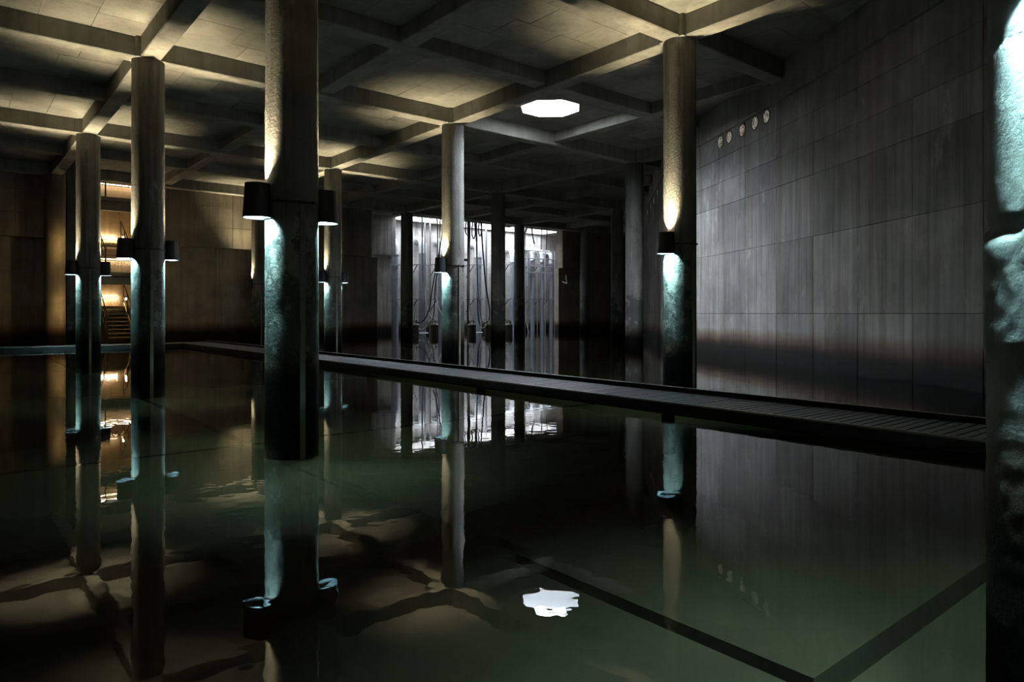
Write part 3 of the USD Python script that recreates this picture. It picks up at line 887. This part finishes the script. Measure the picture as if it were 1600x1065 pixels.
big_pipes = [(617, 369, 0.225, 'leftmost white gooseneck pipe in the pump bay, half hidden by a black column'),
             (660, 368, 0.235, 'large white gooseneck pipe second from the left in the pump bay'),
             (690, 371, 0.235, 'large white gooseneck pipe behind the slim middle column'),
             (747, 376, 0.235, 'large white gooseneck pipe just left of the black centre column'),
             (801, 385, 0.20, 'grey white gooseneck pipe beside the thin bright edged column')]
small_pipes = [(832, 385, 0.16, 'leftmost of the three slim gooseneck pipes at the right of the pump bay'),
               (847, 388, 0.16, 'middle one of the three slim gooseneck pipes at the right of the pump bay'),
               (861, 391, 0.16, 'rightmost of the three slim gooseneck pipes at the right of the pump bay')]
for px, py, r, lab in big_pipes + small_pipes:
    v = 21.3
    u = ux(px, v)
    zt = zat(py, u, v)
    t = T('gooseneck_pipe', W(u, v, -0.6), lab, 'pipe')
    R = 0.40 + r if r > 0.17 else 0.34 + r
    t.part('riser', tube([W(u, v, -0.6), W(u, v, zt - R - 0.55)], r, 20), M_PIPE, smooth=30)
    t.part('collar', tube([W(u, v, zt - R - 0.58), W(u, v, zt - R - 0.50)], r + 0.03, 20), M_GALV, smooth=30)
    # a quarter bend back into the wall
    RB = 0.40 if r > 0.17 else 0.34
    zc = zt - r
    P = [W(u, v, zc - RB - 0.5), W(u, v, zc - RB - 0.2)]
    for a in np.linspace(0, math.pi / 2, 14):
        P.append(W(u, v + RB * (1 - math.cos(a)), zc - RB + RB * math.sin(a)))
    P += [W(u, v + RB + 0.1, zc), W(u, BAY_V - 0.012, zc)]
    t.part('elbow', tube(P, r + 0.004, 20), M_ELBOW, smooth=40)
    fl_ = tube([W(u, BAY_V - 0.05, zc), W(u, BAY_V - 0.012, zc)], r + 0.04, 20)
    t.part('wall_flange', fl_, M_ELBOW, smooth=30)
    for py2 in (414, 467.5):
        zb_ = zat(py2, u, v)
        t.part('bracket_arm', gbox(u - 0.55, u + r + 0.06, v - r - 0.06, v - r - 0.02, zb_ - 0.03, zb_ + 0.03), M_GALV)
        t.part('bracket_arm', gbox(u - 0.55, u - 0.49, v - r - 0.06, BAY_V, zb_ - 0.03, zb_ + 0.03), M_GALV)
        t.part('bracket_strut', tube([W(u - 0.52, v - r, zb_), W(u - 0.52, BAY_V - 0.05, zb_ - 0.85)], 0.03, 6), M_STEEL)

# thin conduits from the ceiling into the water
for px, r, lab in ((664, 0.045, 'thin upright grey conduit left of the pair in the pump bay'), (672, 0.05, 'thin upright pale conduit left of the slim middle column'),
                   (759.5, 0.07, 'upright pale conduit touching the black centre column on its left'), (820, 0.035, 'thin conduit right of the bright edged column'),
                   (825, 0.05, 'upright grey conduit left of the slim goosenecks'), (839.5, 0.03, 'thin conduit between two slim goosenecks'),
                   (852, 0.035, 'thin conduit left of the rightmost slim gooseneck'), (866.5, 0.03, 'thin end conduit at the right edge of the pipes')):
    v = 20.7
    u = ux(px, v)
    zt = H_SLAB if px < 800 else zat(393, u, v)
    solo('conduit_pipe', tube([W(u, v, -0.6), W(u, v, zt)], r, 10), M_GALV, lab, 'pipe', smooth=30)
t = T('pipe_rack', W(ux(845, 20.85), 20.85, 3), 'horizontal steel rack rails across the slim gooseneck pipes', 'rack')
for py in (392, 404, 416, 426):
    ua, ub = ux(822, 20.9), ux(867, 20.9)
    zc = zat(py, (ua + ub) / 2, 20.9)
    t.part('rail', tube([W(ua, 21.095, zc), W(ub, 21.095, zc)], 0.035, 8), M_GALV)
for pxx in (823, 866):
    t.part('upright', gbox(ux(pxx, 21.36) - 0.03, ux(pxx, 21.36) + 0.03, 21.13, BAY_V - 0.005, 3.2, 5.2), M_GALV)

# pumps standing in the water
PUMPS = [(648.5, 39.2, 'leftmost pump barrel, half hidden behind a black column'), (678.5, 39.4, 'pump barrel just left of the slim middle column'),
         (737.5, 40.2, 'pump barrel just right of the slim middle column'), (763.5, 40.6, 'pump barrel at the left edge of the black centre column'),
         (794.5, 41.0, 'rightmost pump barrel, right of the black centre column')]
heads = []
for k, (px, Y, lab) in enumerate(PUMPS):
    x = (px - 800) / FPX * Y
    r = 0.24
    zt = EYE - (507.5 - 490) / FPX * Y
    t = T('pump', (x, Y, -0.6), lab, 'pump')
    t.part('barrel', lathe([(0.01, -0.6), (r, -0.6), (r, zt - 0.02), (r + 0.012, zt - 0.02), (r + 0.012, zt), (0.01, zt)], 24, (x, Y, 0)), M_PUMP, smooth=30)
    t.part('cap', lathe([(r * 0.98, zt + 0.001), (r * 0.86, zt + 0.05), (r * 0.5, zt + 0.12), (0.05, zt + 0.14), (0.001, zt + 0.14)], 24, (x, Y, 0)), M_PUMPCAP, smooth=40)
    t.part('lifting_bar', tube(spline([[x - 0.15, Y, zt + 0.08], [x - 0.13, Y, zt + 0.24], [x, Y, zt + 0.27], [x + 0.13, Y, zt + 0.24], [x + 0.15, Y, zt + 0.08]], 14), 0.022, 6), M_PUMPCAP)
    for q in range(4):
        a = q * 1.57 + 0.6
        t.part('bolt_block', box(x + 0.14 * math.cos(a) - 0.025, x + 0.14 * math.cos(a) + 0.025, Y + 0.14 * math.sin(a) - 0.025, Y + 0.14 * math.sin(a) + 0.025, zt + 0.05, zt + 0.22), M_GALV)
    heads.append((x, Y, zt + 0.25))


def P3(px, py, Y):
    return list(pix(px, py, Y))


def top(px, Y):
    q = pix(px, 400, Y)
    return [q[0], q[1], H_SLAB - 0.004]


def line_thing(name, ctrl, r, mtl, label, cat, n=40, group=None):
    solo(name, tube(spline(ctrl, n), r, 8), mtl, label, cat, group, smooth=40)


line_thing('rope', [top(659.3, 41.4), P3(659.6, 380, 41.3), P3(660, 420, 41), P3(662.5, 452, 40.6), P3(667, 478, 40), P3(675.5, 498, 39.5), heads[1]], 0.042, M_ROPE, 'long white rope hanging down to the pump left of the slim middle column', 'rope')
line_thing('rope', [top(643.5, 40.6), P3(643.8, 400, 40.3), P3(645, 470, 39.8), P3(646.5, 486, 39.5), P3(649, 500, 39.3), heads[0]], 0.04, M_ROPE, 'white rope beside the left black column ending on the leftmost pump', 'rope')
line_thing('rope', [top(682, 41.6), P3(682, 420, 41.3), P3(683, 470, 41), P3(686, 482, 40.7), P3(690, 490, 40.5), P3(694, 499, 40), P3(694.5, 519, 39.8), P3(694.6, 525, 39.8)], 0.036, M_ROPE, 'white rope dipping into the water at the left side of the slim middle column', 'rope')
line_thing('hose', [P3(654.6, 513.5, 39.0), P3(659.5, 515, 38.9), P3(665, 512, 38.9), P3(671, 503, 39.0), P3(674, 499.5, 39.3)], 0.045, M_ROPE, 'sagging pale hose between the two pumps left of the slim middle column', 'hose')
line_thing('cable', [P3(650, 500, 39.0), P3(656, 504, 38.9), P3(662, 500, 38.9), P3(668, 490, 39.0), P3(675, 455, 39.6), P3(683, 410, 40.2), P3(690, 370, 40.6), top(694, 40.9)], 0.03, M_CABLE, 'dark cable rising from the leftmost pump to the upper right', 'cable')
line_thing('cable', [P3(676, 500, 39.2), P3(679, 470, 39.8), P3(681, 440, 40.2), P3(684, 425, 40.4), P3(687, 380, 40.6), top(689, 40.9)], 0.028, M_CABLE, 'steep dark cable rising behind the left lamp of the middle column', 'cable')
line_thing('rope', [top(733.6, 41.6), P3(733.2, 400, 41.4), P3(733, 462, 41), P3(734, 480, 40.8), P3(736, 495, 40.4), heads[2]], 0.044, M_ROPE, 'white rope ending on the pump right of the slim middle column', 'rope')
line_thing('rope', [top(744.5, 41.8), P3(745, 392, 41.6), P3(747.5, 462, 41.2), P3(750, 485, 41), P3(755, 502, 40.7), P3(759, 503, 40.5), heads[3]], 0.04, M_ROPE, 'curved white rope leading to the pump beside the black centre column', 'rope')
line_thing('hose', [P3(751, 510, 40.6), P3(754, 512.5, 40.5), P3(758, 509.5, 40.4), P3(760.5, 506, 40.5)], 0.042, M_ROPE, 'small sagging hose loop left of the centre column pump', 'hose')
line_thing('cable', [top(743.5, 41.8), P3(745, 400, 41.6), P3(746, 440, 41.5), P3(746.5, 480, 41.3), P3(748, 500, 41.1), P3(752, 511, 40.7)], 0.04, M_CABLE, 'dark cable bowing down to the small hose loop', 'cable')
line_thing('cable', [top(731.3, 41.5), P3(731.6, 400, 41.5), P3(731.2, 450, 41.5), P3(731.6, 521, 41.5)], 0.055, M_CABLE, 'thick straight black cable hanging right of the slim middle column', 'cable')
line_thing('cable', [top(752.6, 41.5), P3(754, 385, 41.5), P3(756, 410, 41.4), P3(759, 445, 41.2), P3(763, 470, 41), P3(765.5, 490, 40.8), heads[3]], 0.04, M_CABLE, 'black cable slanting to the black centre column', 'cable')
for k, (a, b, d, lab) in enumerate(((727, 734, 367, 'left coil of cable hanging from the ceiling of the pump bay'), (737.5, 742.5, 373, 'middle coil of cable hanging from the ceiling of the pump bay'),
                                    (747.5, 752.5, 368.5, 'right coil of cable hanging from the ceiling of the pump bay'))):
    Y = 41.6
    line_thing('cable_coil', [top(a + 2, Y), P3(a + 1.2, 348, Y), P3(a, 358, Y), P3(a + 1, d - 3, Y), P3((a + b) / 2, d, Y), P3(b - 0.6, d - 4, Y), P3(b, 357, Y), P3(b - 1.2, 347, Y), top(b - 2, Y)], 0.034, M_CABLE, lab, 'cable')
line_thing('cable', [top(830.5, 44.5), P3(831.5, 362, 44.5), P3(833, 372, 44.5), P3(835, 381, 44.5)], 0.04, M_CABLE, 'black cable end hanging from the ceiling above the slim goosenecks', 'cable')
line_thing('cable', [P3(819, 366, 44.5), P3(821.5, 361, 44.5), P3(823, 356, 44.5), top(823.5, 44.5)], 0.05, M_GALV, 'pale bent pipe end under the bay ceiling beside the bright edged column', 'pipe')
for px, lab in ((846.5, 'left thin wire hanging above the slim goosenecks'), (855, 'right thin wire hanging above the slim goosenecks')):
    solo('hanging_wire', tube([top(px, 45.0), P3(px - 1, 390, 45.0)], 0.03, 6), M_GALV, lab, 'wire')
line_thing('rope', [top(820.6, 44.2), P3(821, 430, 44), P3(822, 495, 43.5), P3(823, 507, 43.3), P3(825, 514, 43.2), P3(827, 521, 43.2)], 0.022, M_ROPE, 'thin pale rope dipping into the water right of the bright edged column', 'rope')
line_thing('waterline_pipe', [P3(655, 520.5, 42.4), P3(662, 520.4, 42.6), P3(669, 520.3, 42.8)], 0.06, M_PIPE, 'white pipe lying at the waterline between the two left pumps', 'pipe')
line_thing('waterline_pipe', [P3(743, 519.8, 43.6), P3(748, 519.7, 43.7), P3(754, 519.6, 43.8)], 0.06, M_PIPE, 'white pipe lying at the waterline right of the middle column pump', 'pipe')
t = T('cable_clamp', P3(727, 406, 22), 'small dark clamp box sticking out right of the slim middle column', 'clamp')
p = pix(727.3, 406, 20.2)
t.part('box', box(p[0] - 0.055, p[0] + 0.075, p[1] - 0.04, p[1] + 0.04, p[2] - 0.035, p[2] + 0.035), M_STEEL)
# small pale bracket on the dark wall right of the bay
t = T('wall_bracket', W(ux(884, 17.2), 17.2, 3.9), 'small pale angle bracket on the dark wall right of the pump bay', 'bracket')
q0, q1, q2 = P3(879, 440, 46.0), P3(886, 443, 45.7), P3(884, 429, 45.8)
t.part('arm', tube([q0, q1], 0.035, 6), M_PIPE)
t.part('stay', tube([q1, q2], 0.03, 6), M_PUMPCAP)
